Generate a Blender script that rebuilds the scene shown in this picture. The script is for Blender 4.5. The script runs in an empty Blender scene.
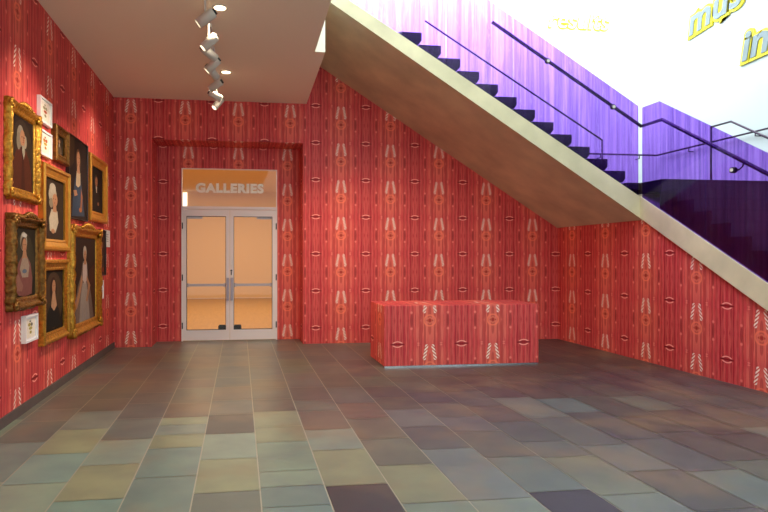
import bpy, bmesh, math, random
from mathutils import Vector, Matrix
random.seed(7)
COL = bpy.context.scene.collection
scene = bpy.context.scene

# ------------------------------------------------------------------ helpers
def s2l(c):
    return tuple((v/12.92 if v <= .04045 else ((v+.055)/1.055)**2.4) for v in [x/255 for x in c])

class N:
    """tiny node-expression helper"""
    def __init__(s, nt, sock): s.nt = nt; s.s = sock
    def _m(s, op, *a, clamp=False):
        n = s.nt.nodes.new('ShaderNodeMath'); n.operation = op; n.use_clamp = clamp
        for i, v in enumerate((s,)+a):
            if isinstance(v, N): s.nt.links.new(v.s, n.inputs[i])
            else: n.inputs[i].default_value = v
        return N(s.nt, n.outputs[0])
    def __add__(s, o): return s._m('ADD', o)
    def __sub__(s, o): return s._m('SUBTRACT', o)
    def __mul__(s, o): return s._m('MULTIPLY', o)
    def __truediv__(s, o): return s._m('DIVIDE', o)
    def abs(s): return s._m('ABSOLUTE')
    def sqrt(s): return s._m('SQRT')
    def sin(s): return s._m('SINE')
    def ping(s, v): return s._m('PINGPONG', v)
    def wrap(s, mx, mn): return s._m('WRAP', mx, mn)
    def lt(s, v, soft=.002):        # 1 where s < v, soft edge
        return ((s*-1.0)+v+soft/2)._m('DIVIDE', soft, clamp=True)
    def gt(s, v, soft=.002):
        return (s-v+soft/2)._m('DIVIDE', soft, clamp=True)
    def max(s, o): return s._m('MAXIMUM', o)
    def min(s, o): return s._m('MINIMUM', o)

def newmat(name):
    m = bpy.data.materials.new(name); m.use_nodes = True
    return m, m.node_tree, m.node_tree.nodes['Principled BSDF']

def mixc(nt, fac, a, b):
    n = nt.nodes.new('ShaderNodeMix'); n.data_type = 'RGBA'
    if isinstance(fac, N): nt.links.new(fac.s, n.inputs[0])
    else: n.inputs[0].default_value = fac
    for i, v in ((6, a), (7, b)):
        if isinstance(v, tuple): n.inputs[i].default_value = (*v[:3], 1)
        else: nt.links.new(v, n.inputs[i])
    return n.outputs[2]

def mat(name, rgb, rough=.6, metal=0, noise=.0, nscale=8, bump=0, spec=.5, stretch=None):
    m, nt, b = newmat(name)
    c = s2l(rgb); b.inputs['Roughness'].default_value = rough; b.inputs['Metallic'].default_value = metal
    b.inputs['Specular IOR Level'].default_value = spec
    b.inputs['Base Color'].default_value = (*c, 1)
    if noise or bump:
        tc = nt.nodes.new('ShaderNodeTexCoord'); no = nt.nodes.new('ShaderNodeTexNoise')
        src = tc.outputs['Object']
        if stretch:
            mp = nt.nodes.new('ShaderNodeMapping'); mp.inputs['Scale'].default_value = stretch
            nt.links.new(src, mp.inputs[0]); src = mp.outputs[0]
        nt.links.new(src, no.inputs['Vector'])
        no.inputs['Scale'].default_value = nscale; no.inputs['Detail'].default_value = 5
        if noise:
            lo = tuple(v*(1-noise) for v in c); hi = tuple(min(1, v*(1+noise)) for v in c)
            f = N(nt, no.outputs[0]); f = (f-.3)._m('DIVIDE', .4, clamp=True)
            nt.links.new(mixc(nt, f, lo, hi), b.inputs['Base Color'])
        if bump:
            bp = nt.nodes.new('ShaderNodeBump'); bp.inputs['Strength'].default_value = bump
            bp.inputs['Distance'].default_value = .01
            nt.links.new(no.outputs[0], bp.inputs['Height']); nt.links.new(bp.outputs[0], b.inputs['Normal'])
    return m

def emat(name, rgb, strength):
    m, nt, b = newmat(name)
    b.inputs['Base Color'].default_value = (*s2l(rgb), 1)
    b.inputs['Emission Color'].default_value = (*s2l(rgb), 1)
    b.inputs['Emission Strength'].default_value = strength
    return m

def link(name, bm, mats, parent=None, smooth=False, loc=None):
    me = bpy.data.meshes.new(name)
    bmesh.ops.recalc_face_normals(bm, faces=bm.faces)
    bm.to_mesh(me); bm.free()
    for m in (mats if isinstance(mats, (list, tuple)) else [mats]): me.materials.append(m)
    if smooth:
        for p in me.polygons: p.use_smooth = True
    o = bpy.data.objects.new(name, me); COL.objects.link(o)
    if parent: o.parent = parent
    if loc: o.location = loc
    return o

def tag(o, label=None, cat=None, group=None, kind=None):
    if label: o['label'] = label
    if cat: o['category'] = cat
    if group: o['group'] = group
    if kind: o['kind'] = kind
    return o

def empty(name, loc, rot=(0, 0, 0), **k):
    o = bpy.data.objects.new(name, None); COL.objects.link(o)
    o.location = loc; o.rotation_euler = rot; o.empty_display_size = .1
    return tag(o, **k)

def box(bm, x0, x1, y0, y1, z0, z1, mi=0):
    v = [bm.verts.new(p) for p in ((x0,y0,z0),(x1,y0,z0),(x1,y1,z0),(x0,y1,z0),(x0,y0,z1),(x1,y0,z1),(x1,y1,z1),(x0,y1,z1))]
    for q in ((0,1,2,3),(4,7,6,5),(0,4,5,1),(1,5,6,2),(2,6,7,3),(3,7,4,0)):
        f = bm.faces.new([v[i] for i in q]); f.material_index = mi

def prism(bm, pts, a, b, axis, mi=0):
    """closed polygon pts extruded between a and b along axis"""
    def P(p, t):
        return (t, p[0], p[1]) if axis == 'x' else (p[0], t, p[1]) if axis == 'y' else (p[0], p[1], t)
    A = [bm.verts.new(P(p, a)) for p in pts]; B = [bm.verts.new(P(p, b)) for p in pts]
    n = len(pts)
    for f in (bm.faces.new(A), bm.faces.new(list(reversed(B)))): f.material_index = mi
    for i in range(n):
        f = bm.faces.new((A[i], B[i], B[(i+1) % n], A[(i+1) % n])); f.material_index = mi

def tube(bm, pts, r, seg=10, mi=0, caps=True, r2=None):
    pts = [Vector(p) for p in pts]; rings = []
    for i, p in enumerate(pts):
        d0 = (pts[i]-pts[i-1]).normalized() if i else None
        d1 = (pts[i+1]-pts[i]).normalized() if i < len(pts)-1 else None
        d = (d0+d1).normalized() if d0 and d1 else (d0 or d1)
        up = Vector((0, 0, 1)) if abs(d.z) < .9 else Vector((0, 1, 0))
        u = d.cross(up).normalized(); v = u.cross(d)
        rr = r if r2 is None else r+(r2-r)*i/(len(pts)-1)
        if d0 and d1: rr = rr/max(.5, d.dot(d0))**.5
        rings.append([bm.verts.new(p+u*rr*math.cos(t)+v*rr*math.sin(t)) for t in [2*math.pi*k/seg for k in range(seg)]])
    for a, b in zip(rings, rings[1:]):
        for k in range(seg):
            f = bm.faces.new((a[k], a[(k+1) % seg], b[(k+1) % seg], b[k])); f.material_index = mi
    if caps:
        for rg in (rings[0], rings[-1]):
            f = bm.faces.new(rg); f.material_index = mi

def blob(bm, c, s, mi=0, seg=8):
    r = bmesh.ops.create_uvsphere(bm, u_segments=seg, v_segments=seg//2+2, radius=1)
    for v in r['verts']: v.co = Vector((c[0]+v.co.x*s[0], c[1]+v.co.y*s[1], c[2]+v.co.z*s[2]))
    fs = set(f for v in r['verts'] for f in v.link_faces)
    for f in fs: f.material_index = mi

# ------------------------------------------------------------------ wallpaper
def wallpaper(name, ux, uy, H, zref, V=.577):
    """wood-grain paper with mirrored columns of rings, sprigs and lips, projected square on to each face"""
    m, nt, b = newmat(name)
    b.inputs['Roughness'].default_value = .62; b.inputs['Specular IOR Level'].default_value = .3
    tc = nt.nodes.new('ShaderNodeTexCoord'); sp = nt.nodes.new('ShaderNodeSeparateXYZ')
    nt.links.new(tc.outputs['Object'], sp.inputs[0])
    ge = nt.nodes.new('ShaderNodeNewGeometry'); sn = nt.nodes.new('ShaderNodeSeparateXYZ')
    nt.links.new(ge.outputs['True Normal'], sn.inputs[0])
    X, Y, Z = (N(nt, sp.outputs[i]) for i in range(3))
    nx = N(nt, sn.outputs[0]).abs().gt(.6, .01); nz = N(nt, sn.outputs[2]).abs().gt(.6, .01)
    u = (X-ux)*(nx*-1+1) + (Y-uy)*nx
    v = (Z-zref)*(nz*-1+1) + (Y-zref)*nz
    xm = u.ping(H/2)                       # 0 on the ring column, H/2 on the lips column
    yc = v.wrap(V/2, -V/2)
    ya = yc.abs()
    def noise(sx, sy, det=2, off=0., dist=0.):
        c = nt.nodes.new('ShaderNodeCombineXYZ')
        nt.links.new((xm*sx+off).s, c.inputs[0]); nt.links.new((ya*sy).s, c.inputs[1])
        n = nt.nodes.new('ShaderNodeTexNoise'); n.noise_dimensions = '2D'
        n.inputs['Scale'].default_value = 1; n.inputs['Detail'].default_value = det; n.inputs['Distortion'].default_value = dist
        nt.links.new(c.outputs[0], n.inputs['Vector']); return N(nt, n.outputs[0])
    g1 = noise(34, 2.2, 3, 3.1, .3); g2 = noise(110, 3.0, 2, 9.7); g3 = noise(9, 4, 2, 21.3)
    lips_zone = xm.gt(H/2-.105, .02)
    warm = (xm*-1+.30)._m('DIVIDE', .26, clamp=True) * ((ya*-1)+.40)._m('DIVIDE', .34, clamp=True)
    warm = (warm*.85+(g3-.45)*.5)._m('ADD', 0, clamp=True)
    crim = s2l(P_CRIM); oran = s2l(P_ORAN)
    col = mixc(nt, warm, crim, oran)
    # pale streaks and dark grain lines
    col = mixc(nt, g2.gt(.54, .10)*.55, col, s2l((242, 128, 108)))
    dk = g1.gt(.53, .07)*.46
    col = mixc(nt, dk, col, s2l((160, 22, 34)))
    fine = (xm*(2*math.pi/.0215)).sin().gt(.78, .25)*(lips_zone*.45+.12)
    col = mixc(nt, fine, col, s2l((120, 8, 22)))
    pl = (xm*(2*math.pi/.043)+1.3).sin().gt(.9, .15)*(lips_zone*.3+.05)
    col = mixc(nt, pl, col, s2l((240, 120, 100)))
    # dark arcs beside the dots
    arc = (((xm-.232)/.016)*((xm-.232)/.016)+(yc/.085)*(yc/.085)).sqrt().lt(1, .5)
    col = mixc(nt, arc*.55, col, s2l((120, 8, 20)))
    # ring with a small eye
    rx = xm/1.1; rr = (rx*rx+yc*yc).sqrt()
    ring = (rr-.066).abs().lt(.009, .007)
    col = mixc(nt, ring*.7, col, s2l((255, 128, 92)))
    eye = ((xm/.042)*(xm/.042)+(yc/.018)*(yc/.018)).sqrt().lt(1, .3)
    col = mixc(nt, eye*.75, col, s2l((168, 26, 22)))
    eye2 = ((xm/.02)*(xm/.02)+(yc/.03)*(yc/.03)).sqrt()
    col = mixc(nt, (eye2-1.2).abs().lt(.25, .2)*.4, col, s2l((255, 140, 96)))
    # sprigs: two leaning stems of slanted leaves
    cx = (yc-.09)*-.2+.074
    dx = xm-cx
    leaf = dx.abs().lt(.019, .008) * ((yc-.09)+dx*1.1).wrap(.024, -.024).abs().lt(.0125, .004)
    leaf = leaf*yc.gt(.092, .006)*yc.lt(.282, .006)
    col = mixc(nt, leaf, col, s2l((255, 228, 206)))
    # dots
    dot = ((xm-.232)*(xm-.232)+(ya-.098)*(ya-.098)).sqrt().lt(.015, .012)
    dot2 = ((xm-.145)*(xm-.145)*.35+(ya-.277)*(ya-.277)).sqrt().lt(.009, .007)
    col = mixc(nt, dot.max(dot2)*.62, col, s2l((250, 140, 120)))
    # lips
    lx = (xm*-1+H/2)/.066; ly = (ya*-1+V/2)/.036
    lr = (lx*lx+ly*ly).sqrt()
    col = mixc(nt, lr.lt(1.15, .2)*.5, col, s2l((170, 18, 30)))
    col = mixc(nt, (lr-.9).abs().lt(.17, .12)*ly.abs().gt(.35, .2)*.95, col, s2l((255, 164, 146)))
    col = mixc(nt, lr.lt(1.35, .2)*ly.abs().lt(.24, .15)*.8, col, s2l((120, 6, 18)))
    nt.links.new(col, b.inputs['Base Color'])
    return m
P_CRIM = (210, 56, 64); P_ORAN = (240, 114, 90)

M = {}
M['paper_back'] = wallpaper('wallpaper_back', -1.613, -.14, .7965, 3.42)
M['paper_side'] = wallpaper('wallpaper_side', -1.613, 8.362, .8215, 3.42)
M['paper_counter'] = wallpaper('wallpaper_counter', 2.317, 6.95, .815, .57)
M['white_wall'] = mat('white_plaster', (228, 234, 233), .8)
M['white_shaded'] = mat('white_plaster_shaded', (190, 199, 201), .8)  # same white plaster, greyed to put dimmer light into the side wall's colour
M['ceiling'] = mat('ceiling_paint', (246, 236, 212), .85)
M['plaster'] = mat('stair_plaster', (210, 196, 158), .75, noise=.16, nscale=2.2, bump=.12)
M['step'] = mat('dark_stone', (40, 24, 24), .6, noise=.15, nscale=14)
M['rail'] = mat('dark_bronze', (62, 50, 66), .35, .7)
M['chrome'] = mat('chrome', (225, 225, 230), .15, 1)
M['alu'] = mat('painted_aluminium', (240, 222, 214), .5, 0)
M['handle'] = mat('satin_steel', (160, 142, 146), .35, .5)
M['black'] = mat('black_rubber', (30, 26, 26), .5)
M['tan'] = mat('tan_paint', (222, 190, 140), .8)
M['hallfloor'] = mat('oak_floor', (176, 138, 86), .5, noise=.1, nscale=3, stretch=(6, .6, 1))
M['gold'] = mat('gilded_wood', (190, 138, 48), .38, .75, noise=.35, nscale=38, bump=.8)
M['gold_dark'] = mat('aged_gilding', (128, 88, 34), .42, .65, noise=.45, nscale=30, bump=.9)
M['gold_plain'] = mat('smooth_gilding', (206, 150, 56), .36, .7, noise=.14, nscale=14, bump=.15)
M['darkwood'] = mat('dark_wood', (44, 26, 18), .5, noise=.2, nscale=20)
M['whiteframe'] = mat('white_frame_paint', (236, 232, 226), .5)
M['paperwhite'] = mat('print_paper', (244, 236, 222), .8)
M['base'] = mat('dark_grey_base', (96, 84, 78), .6, noise=.1, nscale=10)
M['spotwhite'] = mat('white_enamel', (208, 203, 190), .35)
M['lens'] = emat('lamp_lens', (255, 236, 200), 2.2)
M['down'] = emat('downlight_lens', (255, 232, 190), 5)
M['galllit'] = emat('daylit_opening', (250, 246, 232), 1.6)
M['yellow'] = mat('yellow_edge', (238, 222, 40), .5)
M['bluegrey'] = mat('blue_grey_face', (122, 136, 142), .5)
M['aqua'] = mat('pale_aqua_face', (190, 240, 236), .6)
M['sign'] = mat('sign_white', (255, 246, 224), .6)

def glass_mat(name, tint, pattern):
    m = bpy.data.materials.new(name); m.use_nodes = True; nt = m.node_tree
    nt.nodes.clear()
    out = nt.nodes.new('ShaderNodeOutputMaterial')
    tr = nt.nodes.new('ShaderNodeBsdfTransparent'); gl = nt.nodes.new('ShaderNodeBsdfGlossy'); gl.inputs['Roughness'].default_value = .02
    mx = nt.nodes.new('ShaderNodeMixShader'); fr = nt.nodes.new('ShaderNodeLayerWeight'); fr.inputs[0].default_value = .5
    base = tr
    if pattern:
        tc = nt.nodes.new('ShaderNodeTexCoord'); mp = nt.nodes.new('ShaderNodeMapping')
        mp.inputs['Scale'].default_value = (30, 30, .8)
        nt.links.new(tc.outputs['Object'], mp.inputs[0])
        no = nt.nodes.new('ShaderNodeTexNoise'); no.inputs['Scale'].default_value = 1; no.inputs['Detail'].default_value = 4; no.inputs['Distortion'].default_value = .6
        nt.links.new(mp.outputs[0], no.inputs['Vector'])
        f = (N(nt, no.outputs[0])-.36)._m('DIVIDE', .3, clamp=True)
        c = mixc(nt, f, tint, tuple(min(1, a*1.32+.04) for a in tint))
        # pale drifting veins of the printed film
        mp2 = nt.nodes.new('ShaderNodeMapping'); mp2.inputs['Scale'].default_value = (14, 14, .9); mp2.inputs['Location'].default_value = (4, 2, 7)
        nt.links.new(tc.outputs['Object'], mp2.inputs[0])
        n2 = nt.nodes.new('ShaderNodeTexNoise'); n2.inputs['Scale'].default_value = 1; n2.inputs['Detail'].default_value = 2; n2.inputs['Distortion'].default_value = 1.2
        nt.links.new(mp2.outputs[0], n2.inputs['Vector'])
        vein = (N(nt, n2.outputs[0])-.5).abs().lt(.008, .012)*.45
        c = mixc(nt, vein, c, (.78, .66, 1.))
        nt.links.new(c, tr.inputs[0])
        df = nt.nodes.new('ShaderNodeBsdfTranslucent'); nt.links.new(c, df.inputs[0])
        m1 = nt.nodes.new('ShaderNodeMixShader'); m1.inputs[0].default_value = .03
        nt.links.new(tr.outputs[0], m1.inputs[1]); nt.links.new(df.outputs[0], m1.inputs[2]); base = m1
    else:
        tr.inputs[0].default_value = (*tint, 1)
    fa = N(nt, fr.outputs[1])._m('POWER', 4.0)*.35+.03; nt.links.new(fa.s, mx.inputs[0]); nt.links.new(base.outputs[0], mx.inputs[1]); nt.links.new(gl.outputs[0], mx.inputs[2])
    nt.links.new(mx.outputs[0], out.inputs[0])
    return m
# a pane has two faces, so the tint is the square root of what one sees through it
M['purple'] = glass_mat('violet_film_glass', (.51, .345, .79), True)
M['clear'] = glass_mat('door_glass', (.97, .95, .92), False)

# ------------------------------------------------------------------ room dimensions
XL, XR, YB, ZC = -1.86, 5.2, 8.77, 3.73
RX0, RX1, RZ, YD = -1.31, .975, 3.12, 9.30          # recess of the gallery doors
DX0, DX1, DZ = -.925, .607, 2.775                   # door opening
S = dict(kind='structure')

# ---- floor: slate slabs in rows running to the back wall
def floor():
    W = .3795; X0 = .117
    pal = dict(g=(126, 136, 110), b=(102, 122, 108), y=(136, 130, 90), w=(106, 90, 68), d=(54, 58, 56), r=(110, 82, 58),
               t=(108, 104, 86), c=(112, 136, 122), k=(88, 92, 80))
    # joints given as distance into the room (y of the joint), nearest first, with slab colours between
    def fy(py): return 1.35*568/(py-257)
    known = {
        -5: ([512, 442, 419, 404], 'kgtw'), -4: ([600, 482, 441, 420, 408], 'gbktw'),
        -3: ([560, 482, 452, 428, 410, 398], 'gcytrw'), -2: ([620, 498, 463, 438, 417, 402], 'bygktw'),
        -1: ([560, 475, 446, 433, 423, 416, 402], 'bbygyrw'), 0: ([560, 490, 457, 432, 413, 399], 'kygdtr'),
        1: ([504, 484, 469, 440, 425, 410, 398], 'bggyyww'), 2: ([560, 483, 448, 428, 410, 399], 'dygwtw'),
        3: ([540, 500, 463, 437, 417, 402], 'gytwrk'), 4: ([540, 497, 447, 425, 408], 'gbktw'), 5: ([540, 489, 455, 430, 415], 'dbktw'),
        6: ([530, 492, 455, 440, 420, 405], 'gytkrw'),
    }
    bm = bmesh.new(); cl = bm.loops.layers.float_color.new('slab')
    j = .004
    def face(x0, x1, y0, y1, z, c):
        vs = [bm.verts.new(p) for p in ((x0, y0, z), (x1, y0, z), (x1, y1, z), (x0, y1, z))]
        f = bm.faces.new(vs)
        for l in f.loops: l[cl] = (*c, 1)
        return f
    for k in range(-6, 19):
        x0 = X0+W*k; x1 = x0+W
        if x1 < XL-.05: continue
        if k+1 in known:
            js, cs = known[k+1]
            ys = [fy(p)-(x0+.19)*.13 for p in js]; cols = list(cs)
        else:
            ys = [2.3+random.random()*.5]; cols = []
        y = ys[0]
        while ys[0] > -1.6:
            ys.insert(0, ys[0]-random.uniform(.42, .72)); cols.insert(0, random.choice('gbytkcg'))
        while ys[-1] < 9.35:
            ys.append(ys[-1]+random.uniform(.40, .75))
            far = ys[-1] > 5.2
            cols.append(random.choice('rwr' if far and k > 4 else 'wwrrtkwy' if far or k > 7 else 'gbytkwct'))  # far right slabs only rust and brown, painting in the red wall's reflection
        while len(cols) < len(ys)-1: cols.append(random.choice('wrtkw'))
        for a, b_, c in zip(ys, ys[1:], cols):
            rgb = pal[c]; s = random.uniform(.95, 1.05)*min(1.16, max(.76, 1.02-.035*k)); rgb = (rgb[0]*.95, rgb[1]*1.09, rgb[2]*1.08); av = (sum(rgb)/3*.62+104*.38) if c != 'd' else 66; fa = (.58 if b_ < 5.2 else .42)*(1 if k < 3 else .6); av = av if b_ < 5.2 else av*.5+43; rgb = tuple((av+(v-sum(rgb)/3)*fa)*s+random.uniform(-2, 2) for v in rgb)  # slab colour also graded, lighter left to darker right, imitating the fall of light
            b_ = min(b_, 9.4)
            if b_-a < .02: continue
            xa = max(x0, XL-.02)
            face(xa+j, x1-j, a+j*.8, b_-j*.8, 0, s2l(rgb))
    lo = [bm.verts.new(p) for p in ((XL-.02, -1.7, -.004), (X0+W*19, -1.7, -.004), (X0+W*19, 9.4, -.004), (XL-.02, 9.4, -.004))]
    f = bm.faces.new(lo); f.material_index = 1
    m, nt, b = newmat('slate_slabs')
    at = nt.nodes.new('ShaderNodeAttribute'); at.attribute_name = 'slab'
    tc = nt.nodes.new('ShaderNodeTexCoord')
    n1 = nt.nodes.new('ShaderNodeTexNoise'); n1.inputs['Scale'].default_value = 3.2; n1.inputs['Detail'].default_value = 6
    n2 = nt.nodes.new('ShaderNodeTexNoise'); n2.inputs['Scale'].default_value = 1.3; n2.inputs['Detail'].default_value = 3
    for n in (n1, n2): nt.links.new(tc.outputs['Object'], n.inputs['Vector'])
    f1 = (N(nt, n1.outputs[0])-.35)._m('DIVIDE', .3, clamp=True)
    f2 = (N(nt, n2.outputs[0])-.52)._m('DIVIDE', .14, clamp=True)
    mu = nt.nodes.new('ShaderNodeMix'); mu.data_type = 'RGBA'; mu.blend_type = 'MULTIPLY'; mu.inputs[0].default_value = 1
    nt.links.new(at.outputs[0], mu.inputs[6]); nt.links.new(mixc(nt, f1, (.84, .85, .88), (1.1, 1.08, 1.02)), mu.inputs[7])
    col = mixc(nt, f2*.35, mu.outputs[2], s2l((136, 112, 80)))
    nt.links.new(col, b.inputs['Base Color'])
    b.inputs['Roughness'].default_value = .36
    bp = nt.nodes.new('ShaderNodeBump'); bp.inputs['Strength'].default_value = .12; bp.inputs['Distance'].default_value = .01
    nt.links.new(n1.outputs[0], bp.inputs['Height']); nt.links.new(bp.outputs[0], b.inputs['Normal'])
    g = mat('grout', (174, 168, 148), .8)
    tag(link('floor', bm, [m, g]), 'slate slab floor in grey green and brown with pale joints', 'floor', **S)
floor()

# ---- walls
bm = bmesh.new()
def rp(pts, y0, y1): prism(bm, pts, y0, y1, 'y')
rp([(XL, 0), (RX0, 0), (RX0, 4.55), (XL, 4.55)], YB, YB+.12)
rp([(RX0, RZ), (RX1, RZ), (RX1, 4.55), (RX0, 4.55)], YB, YB+.12)
rp([(RX1, 0), (XR, 0), (XR, 1.95), (1.05, 4.55), (RX1, 4.55)], YB, YB+.12)
tag(link('wall_back', bm, M['paper_back']), 'back wall in red wood grain paper with rings and lips around the door recess', 'wall', **S)
bm = bmesh.new()
box(bm, RX0-.1, RX0, YB+.12, YD, 0, RZ); box(bm, RX1, RX1+.1, YB+.12, YD, 0, RZ)
box(bm, RX0-.1, RX1+.1, YB+.12, YD, RZ, RZ+.1)
rp([(RX0-.1, 0), (DX0, 0), (DX0, DZ), (DX1, DZ), (DX1, 0), (RX1+.1, 0), (RX1+.1, RZ+.1), (RX0-.1, RZ+.1)], YD, YD+.1)
tag(link('wall_recess', bm, M['paper_back']), 'papered reveal and wall of the recess around the gallery doors', 'wall', **S)
bm = bmesh.new(); box(bm, XL-.12, XL, -1.7, YB+.12, 0, 4.55)
tag(link('wall_left', bm, M['paper_side']), 'left wall in red wood grain paper hung with framed portraits', 'wall', **S)
bm = bmesh.new(); prism(bm, [(3.56, 0), (YB+.12, 0), (YB+.12, 1.915), (6.765, 1.915), (6.755, 1.85)], XR, XR+.12, 'x')
tag(link('wall_right', bm, M['paper_side']), 'right wall in red wood grain paper under the descending stair', 'wall', **S)
bm = bmesh.new(); box(bm, XL, XL+.014, -1.7, YB, 0, .085)
tag(link('baseboard_left', bm, M['base']), 'low dark grey base strip along the left wall', 'baseboard', **S)
# ceiling slab, stepping out at the stair
bm = bmesh.new()
prism(bm, [(XL-.12, -1.7), (.72, -1.7), (.865, 6.53), (.985, 6.53), (1.03, YB+.1), (XL-.12, YB+.1)], ZC, 4.5, 'z')
tag(link('ceiling', bm, M['ceiling']), 'low painted ceiling slab over the left half of the lobby', 'ceiling', **S)
# bright atrium above
ZT = 7.2
bm = bmesh.new()
prism(bm, [(1.04, 4.56), (5.22, 1.97), (7.12, 1.97), (7.12, ZT), (-4, ZT), (-4, 4.56)], YB, YB+.12, 'y')
tag(link('wall_atrium_back', bm, M['white_wall']), 'white upper back wall of the daylit stair hall', 'wall', **S)
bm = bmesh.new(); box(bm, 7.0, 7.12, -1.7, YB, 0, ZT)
tag(link('wall_atrium_right', bm, M['white_shaded']), 'white wall beyond the lower stair carrying large letters', 'wall', **S)
bm = bmesh.new()
box(bm, -4, 7.12, -1.7, 1.2, ZT, ZT+.15); box(bm, -4, 7.12, 8.6, YB+.12, ZT, ZT+.15)
box(bm, 4.6, 7.12, 1.2, 8.6, ZT, ZT+.15); box(bm, -4, -.5, 1.2, 8.6, ZT, ZT+.15)
tag(link('ceiling_atrium', bm, M['white_wall']), 'white upper ceiling around the skylight over the stair', 'ceiling', **S)

# ---- gallery hall behind the doors
bm = bmesh.new()
GX0, GX1, GY, GZ = -3.2, 3.0, 18.9, 3.49
box(bm, GX0-.1, GX0, YD+.12, GY, 0, GZ); box(bm, GX1, GX1+.1, YD+.12, GY, 0, GZ); box(bm, GX0, GX1, GY, GY+.1, 0, GZ)
box(bm, GX0, RX0-.11, YD+.12, YD+.2, 0, GZ); box(bm, RX1+.11, GX1, YD+.12, YD+.2, 0, GZ); box(bm, RX0-.11, RX1+.11, YD+.12, YD+.2, DZ+.05, GZ)
tag(link('wall_gallery', bm, M['tan']), 'tan walls of the gallery hall seen through the glass doors', 'wall', **S)
bm = bmesh.new(); box(bm, GX0, GX1, YD+.12, GY, -.06, -.002)
tag(link('floor_gallery', bm, M['hallfloor']), 'light wood floor of the gallery hall behind the doors', 'floor', **S)
bm = bmesh.new(); box(bm, GX0-.1, GX1+.1, YD+.12, GY+.1, GZ, GZ+.1)
tag(link('ceiling_gallery', bm, M['tan']), 'beige ceiling of the gallery hall behind the doors', 'ceiling', **S)
bm = bmesh.new(); box(bm, -1.98, -1.70, GY-.03, GY-.001, 2.85, 3.45)
tag(link('window_2', bm, M['galllit']), 'tall bright opening at the far end of the gallery hall', 'window', **S)

# ---- doors
FR = M['alu']
bm = bmesh.new()
y0, y1 = YD-.03, YD+.07
LX0, LX1, LT = -.905, .587, 2.118
for (a, b_, c, d) in ((DX0, LX0, 0, LT), (LX1, DX1, 0, LT), (DX0, DX1, LT, LT+.045)): box(bm, a+.0, b_, y0, y1, c, d)
box(bm, DX0, DX0+.012, y0+.02, y1, LT+.045, DZ-.012); box(bm, DX1-.012, DX1, y0+.02, y1, LT+.045, DZ-.012); box(bm, DX0, DX1, y0+.02, y1, DZ-.012, DZ)
tag(link('trim_1', bm, FR), 'light grey metal door frame in the recess', 'door frame', **S)
w1 = empty('window_1', ((DX0+DX1)/2, YD, LT+.045), label='glass transom panel above the double doors reading GALLERIES', cat='window', **S)
bm = bmesh.new(); box(bm, DX0-w1.location.x+.012, DX1-w1.location.x-.012, .015, .025, 0, DZ-.012-LT-.045)
link('pane', bm, M['clear'], w1)

def text_mesh(body, size, extr, offset=0., shear=0., spacing=1.):
    c = bpy.data.curves.new('lettering', 'FONT'); c.body = body; c.size = size; c.extrude = extr; c.offset = offset
    c.shear = shear; c.space_character = spacing; c.align_x = 'CENTER'; c.resolution_u = 6
    o = bpy.data.objects.new('lettering_source', c); COL.objects.link(o)
    bpy.context.view_layer.update()
    dg = bpy.context.evaluated_depsgraph_get()
    me = bpy.data.meshes.new_from_object(o.evaluated_get(dg))
    bpy.data.objects.remove(o); bpy.data.curves.remove(c)
    return me
def text_obj(name, body, size, extr, m, loc, rot, parent=None, width=None, **k):
    me = text_mesh(body, size, extr, **k); me.materials.clear(); me.materials.append(m)
    o = bpy.data.objects.new(name, me); COL.objects.link(o); o.location = loc; o.rotation_euler = rot
    if parent: o.parent = parent
    if width:
        xs = [v.co.x for v in me.vertices]; f = width/(max(xs)-min(xs))
        for v in me.vertices: v.co.x *= f
    return o
text_obj('lettering', 'GALLERIES', .195, .002, M['sign'], (-.0, .008, .235), (math.pi/2, 0, 0), w1, width=1.09, offset=.011, spacing=1.12)['label'] = 'white capital letters GALLERIES'

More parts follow.
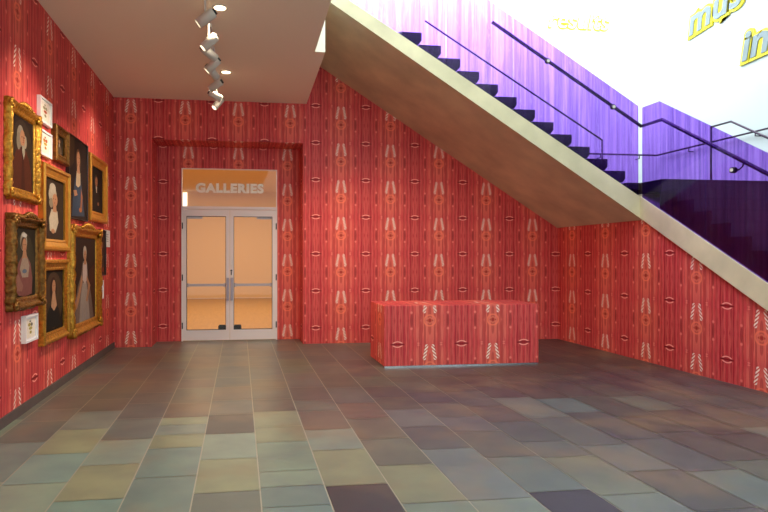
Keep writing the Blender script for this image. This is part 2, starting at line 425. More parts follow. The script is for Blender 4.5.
def leaf(n, x0, x1, side, label):
    d = empty(f'door_{n}', ((x0+x1)/2, YD, 0), label=label, cat='door', **S)
    w = (x1-x0)/2; st = .058
    bm = bmesh.new(); yy = (-.02, .025)
    box(bm, -w, -w+st, *yy, .012, LT-.008); box(bm, w-st, w, *yy, .012, LT-.008)
    box(bm, -w+st, w-st, *yy, .012, .175); box(bm, -w+st, w-st, *yy, LT-.11, LT-.008)
    link('leaf_frame', bm, FR, d)
    bm = bmesh.new(); b2 = .008
    for a, b_, c, e in ((-w+st, -w+st+b2, .175, LT-.11), (w-st-b2, w-st, .175, LT-.11), (-w+st+b2, w-st-b2, .175, .175+b2), (-w+st+b2, w-st-b2, LT-.11-b2, LT-.11)):
        box(bm, a, b_, -.014, .018, c, e)
    link('glazing_bead', bm, M['black'], d)
    bm = bmesh.new(); box(bm, -w+st+b2, w-st-b2, -.004, .004, .175+b2, LT-.11-b2)
    link('pane', bm, M['clear'], d)
    s = side                                    # +1: meeting stile on the right of this leaf
    hx = s*(w-st*.5)
    bm = bmesh.new(); box(bm, hx-.020, hx+.020, -.062, -.046, .65, 1.015); 
    tube(bm, [(hx, -.019, .70), (hx, -.047, .70)], .009); tube(bm, [(hx, -.019, .96), (hx, -.047, .96)], .009)
    link('pull_handle', bm, M['handle'], d)
    bm = bmesh.new(); box(bm, -w+st, w-st, .045, .07, .875, .915); 
    for q in (-w+st+.02, w-st-.02): box(bm, q-.02, q+.02, .02, .07, .865, .925)
    link('panic_bar', bm, M['handle'], d)
    bm = bmesh.new(); cx = s*(w-st-.065); box(bm, cx-.06, cx+.06, .03, .06, .18, .235); box(bm, cx-.05, cx+.05, .03, .055, .235, .25)
    link('floor_bolt_case', bm, M['black'], d)
    bm = bmesh.new(); cx = -s*(w-st-.13); box(bm, cx-.12, cx+.12, .03, .06, LT-.15, LT-.112)
    link('door_closer', bm, M['handle'], d)
    for z in (.25, 1.02, 1.85):
        bm = bmesh.new(); tube(bm, [(-s*(w+.004), -.03, z-.05), (-s*(w+.004), -.03, z+.05)], .009, 8)
        link('hinge', bm, M['black'], d)
    if s < 0:
        bm = bmesh.new(); tube(bm, [(-w+.02, -.019, 1.13), (-w+.02, -.032, 1.13)], .016, 14); box(bm, -w+.012, -w+.028, -.035, -.02, 1.06, 1.11)
        link('lock', bm, M['black'], d)
leaf(1, LX0, (LX0+LX1)/2-.003, 1, 'left glazed leaf of the grey metal gallery doors')
leaf(2, (LX0+LX1)/2+.003, LX1, -1, 'right glazed leaf of the grey metal gallery doors with lock')

# ---- counter covered in the same paper
c = empty('reception_counter', (2.82, 7.1, 0), label='low rectangular counter block papered in red wood grain in front of the back wall', cat='counter')
bm = bmesh.new(); box(bm, -1.08, .92, -.36, .36, .018, .758)
bmesh.ops.bevel(bm, geom=list(bm.edges), offset=.004, segments=1, affect='EDGES')
for v in bm.verts: v.co += Vector((2.82, 7.1, 0))
o = link('counter_body', bm, M['paper_counter'], c); o.matrix_parent_inverse = Matrix.Translation((-2.82, -7.1, 0))
bm = bmesh.new(); box(bm, -1.07, .91, -.35, .35, 0, .018); link('plinth', bm, M['chrome'], c)['label'] = 'thin metal edge at the foot'

# ------------------------------------------------------------------ stairs
def zb(x): return 1.856+.630*(5.15-x)
def zt(x): return 2.135+.607*(5.15-x)
YF = 6.76
st = empty('staircase', (5.0, 7.7, 0), label='two flight staircase with plaster underside rising leftward over the lobby', cat='staircase')
Pinv = Matrix.Translation((-5.0, -7.7, 0))
def part(name, bm, m, parent=st, inv=Pinv, smooth=False, label=None):
    o = link(name, bm, m, parent, smooth); o.matrix_parent_inverse = inv
    if label: o['label'] = label
    return o
bm = bmesh.new()
xs_ = .99
prism(bm, [(5.19, zb(5.19)), (5.19, zt(5.19)), (xs_, zt(xs_)+.0), (xs_, zb(xs_))], YF, YB-.001, 'y')
# splay the upper end so that it follows the slab corner
for v in bm.verts:
    if v.co.x < 1.0:
        t = (v.co.y-YF)/(YB-YF); dx = .035+.03*t; v.co.x += dx; v.co.z -= dx*.62
part('upper_flight_soffit', bm, M['plaster'])
bm = bmesh.new()
zbl = lambda y: 1.856-.577*(6.76-y)
ztl = lambda y: 2.135-.584*(6.76-y)
ye = 3.58
prism(bm, [(6.76, zbl(6.76)), (6.76, ztl(6.76)), (ye, ztl(ye)), (ye, max(.003, zbl(ye)))], 5.15, 6.98, 'x')
part('lower_flight_stringer', bm, M['plaster'])
bm = bmesh.new(); box(bm, 5.191, 6.98, 6.761, YB-.002, 1.92, 2.17)
part('landing_slab', bm, M['plaster'])
bm = bmesh.new(); box(bm, 5.0, 5.185, 6.80, YB-.003, 2.225, 2.318); box(bm, 5.19, 6.98, 6.42, YB-.003, 2.172, 2.318)
part('landing_paving', bm, M['step'], label='dark stone landing')
for i in range(1, 13):
    z = 2.318+.151*i; nx = 4.975-.249*(i-1)
    x0 = max(nx-.30, 1.1 if i < 16 else nx-.2)
    bm = bmesh.new()
    prism(bm, [(nx-.285, z), (nx, z), (nx, z-.1), (nx-.04, z-.149), (nx-.285, z-.149)], YF+.045, YB-.004, 'y')
    part('step', bm, M['step'])
for i in range(1, 15):
    z = 2.318-.151*i; ny = 6.42-.249*i
    if z < .1: break
    bm = bmesh.new()
    prism(bm, [(ny, z), (ny+.285, z), (ny+.285, z-.35), (ny+.03, z-.35), (ny+.0, z-.1)], 5.19, 6.975, 'x')
    part('step', bm, M['step'])

# balustrades
def gz(x): return 3.305+.619*(5.15-x)
def balustrade(name, label, loc):
    e = empty(name, loc, label=label, cat='balustrade'); return e, Matrix.Translation(-Vector(loc))
bu, inv = balustrade('glass_balustrade', 'purple glass balustrade with dark handrail along both flights of the stair', (3.1, 6.78, 3.4))
edges = [5.142, 4.30, 3.42, 2.54, 1.66, .9]
for a, b_ in zip(edges, edges[1:]):
    a_, c_ = a-.004, b_+.004
    bm = bmesh.new(); prism(bm, [(a_, zt(a_)+.002), (a_, gz(a_)), (c_, gz(c_)), (c_, zt(c_)+.002)], 6.775, 6.787, 'y')
    part('glass_panel', bm, M['purple'], bu, inv)
bm = bmesh.new(); tube(bm, [(5.225, 6.84, 3.07), (3.168, 6.84, 4.326)], .021, 12)
ru = part('handrail', bm, M['rail'], bu, inv, True, 'dark round handrail')
for x in (3.882, 4.785):
    z = 3.07+(5.225-x)*.6107
    bm = bmesh.new()
    tube(bm, [(x, 6.788, z-.05), (x, 6.83, z-.05), (x, 6.84, z-.015)], .007, 8)
    tube(bm, [(x, 6.774, z-.05), (x, 6.764, z-.05)], .034, 16); tube(bm, [(x, 6.788, z-.05), (x, 6.80, z-.05)], .030, 14)
    tube(bm, [(x, 6.764, z-.05), (x, 6.756, z-.05)], .020, 14, mi=1)
    part('rail_bracket', bm, [M['rail'], M['spotwhite']], ru, Matrix.Identity(4), False)
bl = bu
gl2 = lambda y: 3.285 if y > 6.44 else 3.285-.622*(6.44-y)
for ys in ((6.74, 6.44, 5.739), (5.731, 4.85), (4.842, 3.95)):
    bm = bmesh.new()
    prism(bm, [(y, ztl(y)+.002) for y in (ys[0], ys[-1])]+[(y, gl2(y)) for y in reversed(ys)], 5.165, 5.177, 'x')
    part('glass_panel', bm, M['purple'], bl, inv)
bm = bmesh.new(); box(bm, 5.158, 5.164, 5.733, 5.737, ztl(5.735)+.0, gl2(5.735)); bm.free()
bm = bmesh.new(); tube(bm, [(5.232, 6.86, 3.07), (5.24, 6.484, 3.07), (5.24, 5.045, 2.18), (5.24, 3.95, 1.50)], .021, 12)
rl = part('handrail', bm, M['rail'], bl, inv, True, 'dark round handrail')
for y in (5.325, 4.4):
    z = 2.18+(y-5.045)*.6185
    bm = bmesh.new()
    tube(bm, [(5.178, y+.05, z-.085), (5.215, y+.03, z-.085), (5.235, y, z-.05), (5.24, y, z-.015)], .008, 8)
    tube(bm, [(5.164, y+.05, z-.085), (5.150, y+.05, z-.085)], .032, 16); tube(bm, [(5.178, y+.05, z-.085), (5.192, y+.05, z-.085)], .032, 16)
    tube(bm, [(5.150, y+.05, z-.085), (5.143, y+.05, z-.085)], .019, 16, mi=1)
    part('rail_bracket', bm, [M['rail'], M['spotwhite']], rl, Matrix.Identity(4))
# centre rails and wall rail
def rail(label, loc, pts, r, legs=()):
    e = empty('centre_handrail' if legs else 'wall_handrail', loc, label=label, cat='handrail'); inv = Matrix.Translation(-Vector(loc))
    bm = bmesh.new(); tube(bm, pts, r, 10); part('rail', bm, M['rail'], e, inv, True)
    for (a, b_) in legs:
        bm = bmesh.new(); tube(bm, [a, b_], r*.9, 8); part('post', bm, M['rail'], e, inv, True)
    return e, inv
rail('thin dark centre handrail of the upper stair flight', (4.0, 7.7, 2.5),
     [(2.577, 7.7, 4.664), (5.26, 7.7, 3.063)], .013,
     [((5.26, 7.7, 3.063), (5.26, 7.7, 2.319))])
rail('thin dark centre handrail of the lower stair flight', (6.2, 5.5, 2.0),
     [(6.2, 6.79, 3.075), (6.2, 6.48, 3.075), (6.2, 4.2, 1.66)], .013,
     [((6.2, 6.79, 3.075), (6.2, 6.79, 2.319)), ((6.2, 4.3, 1.72), (6.2, 4.3, 1.0))])
e, inv = rail('thin wall handrail turning the corner of the stair landing', (6.3, 8.6, 3.05),
     [(5.55, 8.68, 3.05), (6.92, 8.68, 3.05), (6.92, 6.95, 3.05), (6.92, 6.40, 3.05), (6.92, 4.8, 2.06)], .013)
for p in ((5.9, 8.68), (6.6, 8.68)):
    bm = bmesh.new(); tube(bm, [(p[0], 8.77, 2.99), (p[0], 8.68, 2.99), (p[0], 8.68, 3.04)], .008, 8); part('rail_bracket', bm, M['rail'], e, inv)
for y in (8.0, 6.85, 5.9):
    zz = 3.05 if y > 6.4 else 3.05-(6.4-y)*.619
    bm = bmesh.new(); tube(bm, [(6.999, y, zz-.06), (6.92, y, zz-.06), (6.92, y, zz-.01)], .008, 8); part('rail_bracket', bm, M['rail'], e, inv)

# ---- letters on the atrium walls
RW = (math.pi/2, 0, -math.pi/2)
def wall_word(body, y, z, size, tilt, label, face='bluegrey', spacing=1.06):
    e = empty('wall_letters', (6.99, y, z), (0, 0, 0), label=label, cat='lettering')
    R = Matrix.Rotation(-math.pi/2, 4, 'Z') @ Matrix.Rotation(math.pi/2, 4, 'X') @ Matrix.Rotation(tilt, 4, 'Z')
    rot = R.to_euler()
    for nm, off, ex, m_, dx in (('letter_edge', .052, .014, 'yellow', -.008), ('letter_face', .016, .006, face, -.030)):
        text_obj(nm, body, size, ex, M[m_], (dx, 0, 0), rot, e, offset=off, shear=.25, spacing=spacing)
wall_word('mus', 7.58, 4.86, .56, .12, 'yellow edged grey blue italic letters cut off by the top of the picture')
wall_word('in', 6.91, 4.10, .56, .06, 'yellow edged grey blue italic letters reading in, lower of the two words at right')
e = empty('wall_letters', (5.55, 8.765, 5.13), label='faint washed out aqua and yellow letters on the glaring back wall', cat='lettering')
text_obj('letter_edge', 'results', .40, .004, M['yellow'], (0, -.004, 0), (math.pi/2, 0, 0), e, offset=.016, shear=.2)
text_obj('letter_face', 'results', .40, .004, M['aqua'], (0, -.010, 0), (math.pi/2, 0, 0), e, offset=-.002, shear=.2)

# ------------------------------------------------------------------ pictures on the left wall
def pm(rgb): 
    k = 'paint_%d_%d_%d' % rgb
    if k not in M: M[k] = mat(k.replace('paint', 'oil_paint'), tuple(int(v*.84) for v in rgb) if sum(rgb) < 640 else rgb, .7, noise=.10, nscale=40, spec=.15)
    return M[k]
def framed(name, label, y0, y1, z0, z1, depth, width, fmat, art, style='plain', back=.002, group=None, bg=(46, 34, 24), cat='painting'):
    """frame in local space: a = along wall (+Y), b = up, h = out of the wall (+X)"""
    w, hgt = y1-y0, z1-z0
    root = empty(name, (XL+back, (y0+y1)/2, z0), label=label, cat=cat, group=group)
    A, B = w/2, hgt
    if style == 'ornate': prof = [(0, 0), (0, .55), (.10, .85), (.22, 1), (.36, .92), (.5, .6), (.66, .45), (.8, .52), (.9, .44), (1, .28), (1, .05)]
    elif style == 'box': prof = [(0, 0), (0, 1), (1, 1), (1, .6)]
    elif style == 'slim': prof = [(0, 0), (0, .9), (.4, 1), (1, .8), (1, .4)]
    else: prof = [(0, 0), (0, .8), (.12, 1), (.3, 1), (.42, .72), (.75, .50), (.82, .60), (1, .5), (1, .2)]
    bm = bmesh.new(); nseg = 26 if style == 'ornate' else 1
    # corners going round: local (a, b)
    rings = []
    corners = [(-A, 0), (A, 0), (A, B), (-A, B)]
    inward = [(1, 1), (-1, 1), (-1, -1), (1, -1)]
    rnd = random.Random(name+label)
    for s in range(4):
        c0, c1 = corners[s], corners[(s+1) % 4]; i0, i1 = inward[s], inward[(s+1) % 4]
        for k in range(nseg):
            t = k/nseg; ring = []
            ca = (c0[0]+(c1[0]-c0[0])*t, c0[1]+(c1[1]-c0[1])*t)
            ii = (i0[0]+(i1[0]-i0[0])*t, i0[1]+(i1[1]-i0[1])*t)
            rip = (math.sin(k*2.4)*.10+rnd.uniform(-.08, .08)) if style == 'ornate' else 0
            for (q, hh) in prof:
                o_ = q*width
                if style == 'ornate' and q < .3: o_ += rip*width*(1-q*3)
                h_ = hh*depth*(1+(rnd.uniform(-.14, .14) if style == 'ornate' and hh > .4 else 0))
                ring.append(bm.verts.new((h_, ca[0]+ii[0]*o_, ca[1]+ii[1]*o_)))
            rings.append(ring)
    n = len(rings)
    for i in range(n):
        a, b_ = rings[i], rings[(i+1) % n]
        for k in range(len(prof)-1): bm.faces.new((a[k], b_[k], b_[k+1], a[k+1]))
    link('frame', bm, fmat, root, style == 'ornate')
    if style == 'ornate':
        for (ca, cb) in corners:                                   # corner cartouches
            bm = bmesh.new()
            sa = -1 if ca > 0 else 1; sb = -1 if cb > 0 else 1
            for k in range(8):
                t = 2*math.pi*k/8; r_ = .26 if k else 0
                blob(bm, (depth*rnd.uniform(.78, .95), ca+sa*(.42+r_*math.cos(t))*width, cb+sb*(.42+r_*math.sin(t))*width), (depth*.28, width*.24, width*.22), seg=6)
            link('corner_ornament', bm, fmat, root, True)
        bm = bmesh.new()
        for k in range(9):                                        # crest on the top rail
            t = (k-4)/4; blob(bm, (depth*.85, t*A*.42, B+width*(.22*(1-t*t)-.12)), (depth*.30, A*.075, width*.28*(1.15-t*t*.7)), seg=6)
        link('crest', bm, fmat, root, True)
    # canvas with its painted figure
    a0, a1, b0, b1 = -A+width*.98, A-width*.98, width*.98, B-width*.98
    hc = depth*.22 if style not in ('box', 'slim') else depth*.6
    bm = bmesh.new(); mats = [pm(bg)]; idx = {bg: 0}
    box(bm, .002, hc, a0, a1, b0, b1)
    layer = 0
    for item in art:
        rgb = item[-1]
        if rgb not in idx: idx[rgb] = len(mats); mats.append(pm(rgb))
        layer += 1; h = hc+.0004*layer
        if item[0] == 'e':
            _, cx, cy, rx, ry, _r = item; pts = [(cx+rx*math.cos(t), cy+ry*math.sin(t)) for t in [2*math.pi*k/20 for k in range(20)]]
        else: pts = item[1]
        vs = [bm.verts.new((h, a0+(a1-a0)*min(1, max(0, p[0])), b0+(b1-b0)*min(1, max(0, p[1])))) for p in pts]
        try:
            f = bm.faces.new(vs); f.material_index = idx[rgb]
            f.normal_update()
            if f.normal.x < 0: f.normal_flip()
        except ValueError: pass
    me = bpy.data.meshes.new('canvas'); bm.to_mesh(me); bm.free()
    for m_ in mats: me.materials.append(m_)
    o = bpy.data.objects.new('canvas' if cat == 'painting' else 'print', me); COL.objects.link(o); o.parent = root
    return root
E_ = lambda cx, cy, rx, ry, c: ('e', cx, cy, rx, ry, c)
Pg = lambda pts, c: ('p', pts, c)
SK = (192, 138, 98); SK2 = (160, 104, 72)
gentleman = [E_(.5, .5, .48, .47, (58, 42, 28)), Pg([(.02, 0), (.06, .30), (.22, .50), (.42, .62), (.60, .60), (.80, .46), (.92, .25), (.94, 0)], (88, 40, 22)),
    Pg([(.45, .0), (.50, .5), (.56, .5), (.62, 0)], (70, 30, 18)), E_(.42, .74, .15, .15, (150, 138, 116)), E_(.34, .66, .09, .12, (140, 126, 102)), E_(.62, .68, .07, .09, (168, 152, 126)),
    E_(.50, .72, .11, .115, SK), E_(.535, .715, .025, .04, SK2), E_(.47, .735, .018, .010, (60, 36, 26)), E_(.565, .735, .018, .010, (60, 36, 26)), E_(.52, .665, .03, .008, (150, 70, 56)),
    Pg([(.46, .62), (.58, .62), (.60, .52), (.54, .42), (.48, .52)], (170, 156, 132))]
pinklady = [E_(.5, .48, .46, .46, (64, 56, 40)), Pg([(.08, .05), (.12, .30), (.25, .50), (.42, .60), (.60, .60), (.78, .48), (.86, .25), (.84, .03), (.5, .0)], (138, 84, 74)),
    Pg([(.30, .40), (.42, .60), (.60, .60), (.72, .45), (.66, .28), (.40, .28)], (172, 148, 126)), Pg([(.10, .30), (.22, .34), (.44, .16), (.38, .08), (.16, .10)], (156, 106, 90)), E_(.5, .37, .10, .03, (104, 116, 130)),
    E_(.46, .80, .15, .14, (176, 162, 136)), E_(.46, .77, .12, .10, (84, 56, 38)), E_(.49, .74, .095, .105, SK), Pg([(.43, .66), (.56, .66), (.60, .56), (.38, .56)], SK),
    E_(.46, .755, .015, .008, (60, 36, 26)), E_(.54, .755, .015, .008, (60, 36, 26)), E_(.505, .69, .026, .008, (170, 72, 62)), E_(.48, .89, .11, .03, (214, 206, 190))]
wigman = [Pg([(.10, .05), (.14, .35), (.30, .52), (.60, .52), (.80, .34), (.84, .05)], (60, 44, 34)), Pg([(.28, .14), (.24, .34), (.36, .50), (.66, .48), (.72, .30), (.56, .12)], (204, 188, 158)),
    E_(.42, .74, .20, .15, (186, 172, 146)), E_(.42, .84, .16, .09, (192, 178, 152)), E_(.34, .60, .10, .08, (150, 134, 108)), Pg([(.44, .60), (.58, .60), (.62, .46), (.42, .46)], SK), E_(.53, .66, .13, .105, SK), E_(.45, .675, .015, .008, (60, 36, 26)), E_(.54, .675, .015, .008, (60, 36, 26)),
    E_(.50, .61, .03, .007, (150, 70, 56)), E_(.42, .14, .09, .04, SK)]
ovallady = [E_(.5, .5, .48, .47, (74, 54, 36)), Pg([(.12, .05), (.18, .30), (.36, .46), (.64, .46), (.80, .30), (.88, .05)], (30, 30, 28)), E_(.48, .66, .17, .22, (50, 28, 18)),
    E_(.50, .72, .09, .115, SK), Pg([(.44, .64), (.56, .64), (.62, .48), (.66, .40), (.5, .32), (.36, .40), (.38, .50)], (200, 150, 112)), E_(.47, .735, .013, .007, (60, 36, 26)), E_(.54, .735, .013, .007, (60, 36, 26)), E_(.505, .665, .024, .006, (160, 70, 58))]
bluelady = [Pg([(0, .55), (.30, .70), (.32, 1), (0, 1)], (70, 48, 30)), Pg([(.18, .02), (.24, .30), (.34, .50), (.44, .58), (.62, .56), (.72, .36), (.86, .05)], (60, 74, 92)), Pg([(.38, .42), (.42, .60), (.62, .60), (.62, .44), (.5, .40)], (206, 180, 140)),
    E_(.50, .74, .13, .15, (96, 62, 38)), E_(.51, .76, .085, .095, SK), Pg([(.46, .68), (.56, .68), (.60, .58), (.42, .58)], SK), Pg([(.64, .40), (.74, .30), (.70, .12), (.60, .12), (.64, .28)], SK2), E_(.62, .12, .08, .03, (190, 110, 60)), Pg([(.24, .34), (.40, .36), (.46, .30), (.30, .27)], SK),
    E_(.48, .775, .012, .006, (60, 36, 26)), E_(.55, .775, .012, .006, (60, 36, 26)), E_(.515, .72, .02, .006, (160, 70, 58))]
darkman = [Pg([(.10, .0), (.16, .38), (.36, .54), (.60, .54), (.82, .36), (.88, 0)], (34, 26, 20)), E_(.46, .70, .13, .14, (70, 50, 36)), E_(.48, .68, .10, .11, SK2), Pg([(.42, .58), (.54, .58), (.52, .44), (.46, .44)], (190, 176, 150)), E_(.62, .20, .07, .04, SK2),
    E_(.45, .695, .013, .007, (40, 26, 20)), E_(.53, .695, .013, .007, (40, 26, 20)), E_(.49, .63, .02, .006, (140, 60, 50))]
whitelady = [Pg([(.62, .0), (.70, .60), (1, .70), (1, 0)], (76, 40, 26)), Pg([(.02, .0), (.10, .22), (.24, .44), (.36, .56), (.44, .72), (.60, .72), (.66, .52), (.80, .30), (.92, .0)], (128, 106, 94)),
    Pg([(.28, .0), (.34, .30), (.42, .46), (.58, .46), (.66, .30), (.74, .0)], (176, 160, 146)), Pg([(.42, .50), (.44, .70), (.60, .70), (.62, .50), (.52, .44)], (214, 190, 176)), Pg([(.30, .30), (.20, .18), (.06, .14), (.12, .22), (.26, .38), (.38, .56), (.42, .50)], SK),
    Pg([(.60, .54), (.76, .42), (.62, .22), (.56, .24), (.66, .42), (.58, .50)], SK), E_(.51, .82, .075, .085, (196, 180, 160)), E_(.52, .79, .055, .062, SK), Pg([(.49, .74), (.55, .74), (.58, .68), (.46, .68)], SK),
    Pg([(.38, 0), (.42, .26), (.44, 0)], (170, 156, 150)), Pg([(.56, 0), (.54, .24), (.62, 0)], (170, 156, 150)), E_(.50, .80, .008, .005, (60, 36, 26)), E_(.54, .80, .008, .005, (60, 36, 26)), E_(.52, .76, .015, .004, (160, 70, 58))]
redshadow = [Pg([(.1, 0), (.2, .45), (.5, .6), (.8, .45), (.9, 0)], (80, 50, 44)), E_(.5, .72, .16, .13, SK2), E_(.66, .12, .14, .06, (160, 72, 50)), E_(.5, .80, .16, .08, (60, 40, 30))]
smallfig = [Pg([(.2, 0), (.26, .4), (.42, .56), (.62, .56), (.76, .4), (.8, 0)], (116, 92, 66)), E_(.50, .72, .14, .13, (90, 60, 38)), E_(.5, .70, .11, .11, SK), Pg([(.42, .58), (.58, .58), (.56, .42), (.46, .42)], (190, 178, 150))]
sketch = lambda c1, c2, c3: [Pg([(.10, .08), (.90, .08), (.90, .92), (.10, .92)], (238, 226, 204)), E_(.40, .66, .12, .08, c1), E_(.60, .66, .10, .08, c2), E_(.5, .50, .16, .07, c3), E_(.5, .32, .10, .07, c1), E_(.46, .80, .08, .04, c2)]

framed('portrait_painting', 'ornate gilt framed portrait of a grey wigged person in brown coat, top left', 4.79, 5.49, 1.83, 2.63, .06, .095, M['gold'], gentleman, 'ornate', bg=(40, 26, 18))
framed('portrait_painting', 'ornate gilt framed portrait of a person in pink dress and white cap', 4.82, 5.535, .91, 1.70, .08, .10, M['gold_dark'], pinklady, 'ornate', bg=(44, 38, 26))
framed('portrait_painting', 'plain gilt framed portrait of a person in a tall white headdress', 5.57, 6.40, 1.41, 2.24, .06, .115, M['gold_plain'], wigman, bg=(58, 42, 28))
framed('portrait_painting', 'gilt framed oval portrait of a long haired person in black, below the white headdress portrait', 5.57, 6.37, .515, 1.325, .06, .105, M['gold'], ovallady, bg=(30, 22, 16))
framed('portrait_painting', 'small narrow gilt framed portrait beside the two white prints at the top', 5.93, 6.36, 2.315, 2.68, .06, .085, M['gold_dark'], smallfig, bg=(60, 48, 32))
framed('portrait_painting', 'tall thinly framed painting of a standing person in a blue dress, at the top', 6.405, 7.18, 1.775, 2.695, .04, .012, M['darkwood'], bluelady, 'slim', bg=(40, 26, 18))
framed('portrait_painting', 'gilt framed portrait of a person in black clothes, rightmost of the top row', 7.24, 8.13, 1.80, 2.635, .06, .13, M['gold_plain'], darkman, bg=(26, 20, 16))
framed('portrait_painting', 'largest gilt framed painting of a standing person in a long white gown, lower right', 6.45, 7.72, .46, 1.705, .08, .13, M['gold'], whitelady, 'ornate', bg=(52, 34, 26))
framed('portrait_painting', 'small dark frameless portrait half hidden behind the long white gown painting', 7.75, 8.07, 1.10, 1.715, .05, .01, M['darkwood'], redshadow, 'slim', bg=(66, 40, 36))
framed('framed_print', 'small white framed print, upper of the two beside the grey wig portrait', 5.53, 5.86, 2.61, 2.85, .035, .018, M['whiteframe'], sketch((190, 180, 130), (200, 190, 150), (226, 120, 80)), 'box', cat='print', bg=(244, 236, 222))
framed('framed_print', 'small white framed print, lower of the two beside the grey wig portrait', 5.54, 5.86, 2.305, 2.545, .035, .018, M['whiteframe'], sketch((226, 150, 60), (214, 110, 60), (230, 190, 80)), 'box', cat='print', bg=(244, 236, 222))
framed('framed_print', 'small white framed print of yellow shapes below the pink dress portrait', 5.15, 5.455, .605, .84, .04, .018, M['whiteframe'], sketch((206, 186, 90), (150, 140, 120), (216, 200, 110)), 'box', cat='print', bg=(232, 228, 226))
framed('text_panel', 'small white wall text panel right of the dark frameless portrait', 8.12, 8.43, 1.49, 1.725, .02, .012, M['whiteframe'], [Pg([(.12, y), (.8, y), (.8, y+.04), (.12, y+.04)], (190, 180, 168)) for y in (.3, .45, .6, .75)], 'box', cat='sign', bg=(240, 234, 224))
framed('text_panel', 'small white wall text panel below the dark frameless portrait', 7.78, 8.06, .785, 1.035, .02, .012, M['whiteframe'], [Pg([(.12, y), (.8, y), (.8, y+.04), (.12, y+.04)], (190, 180, 168)) for y in (.3, .45, .6, .75)], 'box', cat='sign', bg=(240, 234, 224))

# ------------------------------------------------------------------ track lights and downlights
tr = empty('lighting_track', (-.30, 6.3, ZC), label='thin white lighting track on the low ceiling holding the spotlights', cat='light track')
bm = bmesh.new(); box(bm, -.016, .016, -1.75, 1.6, -.022, -.0005); link('rail', bm, M['ceiling'], tr)
heads = [ # y, z, aim vector, warm watt, label
    (5.02, 3.42, (-.75, .12, -.55), 'white spotlight aimed at the portraits, nearest the camera'),
    (5.58, 3.42, (-.75, -.05, -.75), 'white spotlight aimed at the portraits, second from the camera'),
    (5.88, 3.42, (.68, .50, -.42), 'white spotlight turned to the right between two aimed left, nearer one'),
    (6.25, 3.42, (-.70, .10, -.70), 'white spotlight aimed at the portraits above the far downlight'),
    (6.49, 3.42, (.45, .50, -.45), 'white spotlight pointing steeply down to the right'),
    (7.01, 3.43, (-.80, .25, -.50), 'brightly lit white spotlight aimed left below the far downlight'),
    (7.41, 3.42, (.80, .16, -.40), 'shaded spotlight aimed right in front of the papered back wall'),
    (7.79, 3.42, (-.62, -.30, -.85), 'farthest spotlight with glowing lens in front of the papered back wall'),
]
for (y, z, aim, lab) in heads:
    e = empty('track_spotlight', (-.30, y, ZC-.0225), label=lab, cat='spotlight', group='spotlights along the ceiling track')
    d = Vector(aim).normalized(); zc = z-(ZC-.0225); c0 = Vector((0, 0, zc))
    bm = bmesh.new(); box(bm, -.018, .018, -.05, .05, -.035, -.0005); tube(bm, [(0, 0, -.03), (0, 0, zc+.04)], .009, 8)
    link('stem', bm, M['spotwhite'], e)
    bm = bmesh.new(); tube(bm, [c0-d*.095, c0-d*.085, c0+d*.075], .046, 18, caps=True); link('can', bm, M['spotwhite'], e, True).data
    bm = bmesh.new(); tube(bm, [c0-d*.115, c0-d*.095], .028, 12); link('end_cap', bm, M['black'], e)
    bm = bmesh.new(); tube(bm, [c0+d*.0755, c0+d*.0775], .034, 16); link('lens', bm, M['lens'], e)
    L = bpy.data.lights.new('spot_beam', 'SPOT'); L.energy = 95 if aim[0] < 0 else 95; L.spot_size = math.radians(58 if aim[0] < 0 else 66); L.spot_blend = .8; L.color = (1, .74, .50) if aim[0] > 0 else (1, .80, .66); L.shadow_soft_size = .035
    o = bpy.data.objects.new('spot_beam', L); COL.objects.link(o); o.parent = e; o.location = c0+d*.10
    o.rotation_euler = (d if aim[0] < 0 else d+Vector((0, 0, -.22))).to_track_quat('-Z', 'Y').to_euler()
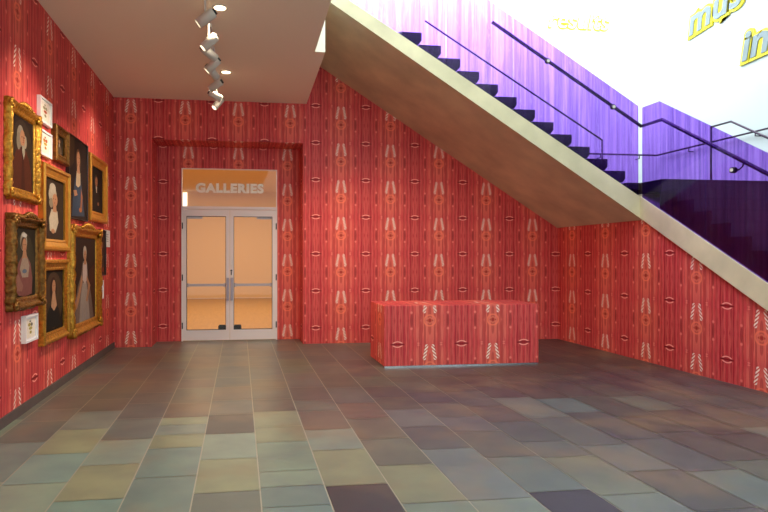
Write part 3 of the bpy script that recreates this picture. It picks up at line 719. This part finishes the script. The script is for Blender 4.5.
for (x, y, lab) in ((-.187, 5.49, 'recessed round ceiling downlight nearer the camera with bright lens'), (-.175, 7.39, 'recessed round ceiling downlight farther back with bright lens')):
    e = empty('ceiling_downlight', (x, y, ZC), label=lab, cat='downlight', group='recessed ceiling downlights')
    bm = bmesh.new()
    a = [bm.verts.new((.076*math.cos(t), .076*math.sin(t), -.004)) for t in [2*math.pi*k/24 for k in range(24)]]
    b_ = [bm.verts.new((.058*math.cos(t), .058*math.sin(t), -.006)) for t in [2*math.pi*k/24 for k in range(24)]]
    c_ = [bm.verts.new((.078*math.cos(t), .078*math.sin(t), -.0005)) for t in [2*math.pi*k/24 for k in range(24)]]
    for k in range(24):
        bm.faces.new((a[k], a[(k+1) % 24], b_[(k+1) % 24], b_[k])); bm.faces.new((c_[k], c_[(k+1) % 24], a[(k+1) % 24], a[k]))
    link('trim_ring', bm, M['spotwhite'], e)
    bm = bmesh.new(); tube(bm, [(0, 0, -.0015), (0, 0, -.0055)], .057, 24); link('lens', bm, M['down'], e)
    L = bpy.data.lights.new('down_beam', 'SPOT'); L.energy = 115; L.spot_size = math.radians(120); L.spot_blend = .8; L.color = (1, .80, .58); L.shadow_soft_size = .06
    o = bpy.data.objects.new('down_beam', L); COL.objects.link(o); o.parent = e; o.location = (0, 0, -.02)

# ------------------------------------------------------------------ light
def area(name, loc, rot, sx, sy, power, col):
    L = bpy.data.lights.new(name, 'AREA'); L.shape = 'RECTANGLE'; L.size = sx; L.size_y = sy; L.energy = power; L.color = col
    o = bpy.data.objects.new(name, L); COL.objects.link(o); o.location = loc; o.rotation_euler = rot
    return o
area('skylight', (1.6, 3.6, 7.0), (math.radians(38), 0, 0), 3.4, 4.0, 200, (.74, .95, 1))
area('skylight_over_stair', (3.2, 7.75, 6.6), (math.radians(30), 0, 0), 5.0, .9, 470, (.93, .97, 1))
area('gallery_lights', (0, 13.5, 3.42), (0, 0, 0), 4.5, 7.5, 270, (1, .80, .56))

for y in (3.4, 1.3):                       # beams without fixtures, added out of view to brighten the lobby
    L = bpy.data.lights.new('down_beam', 'SPOT'); L.energy = 95; L.spot_size = math.radians(120); L.spot_blend = .8; L.color = (1, .80, .58); L.shadow_soft_size = .06
    o = bpy.data.objects.new('down_beam', L); COL.objects.link(o); o.location = (-.19, y, ZC-.02)
w = bpy.data.worlds.new('daylight'); scene.world = w; w.use_nodes = True
w.node_tree.nodes['Background'].inputs[0].default_value = (.84, .97, 1, 1)
w.node_tree.nodes['Background'].inputs[1].default_value = 1.75

# ------------------------------------------------------------------ camera
cd = bpy.data.cameras.new('camera'); cam = bpy.data.objects.new('camera', cd); COL.objects.link(cam)
cam.location = (0, 0, 1.35); cam.rotation_euler = (math.pi/2, 0, -.130)
cd.sensor_width = 36; cd.lens = 568/768*36; cd.shift_x = (384-314)/768; cd.shift_y = 1/768
cd.clip_start = .05
scene.camera = cam
vs = scene.view_settings
scene.display_settings.display_device = 'sRGB'
vs.view_transform = 'Standard'; vs.look = 'None'; vs.exposure = 0.0; vs.gamma = 1; vs.use_curve_mapping = False
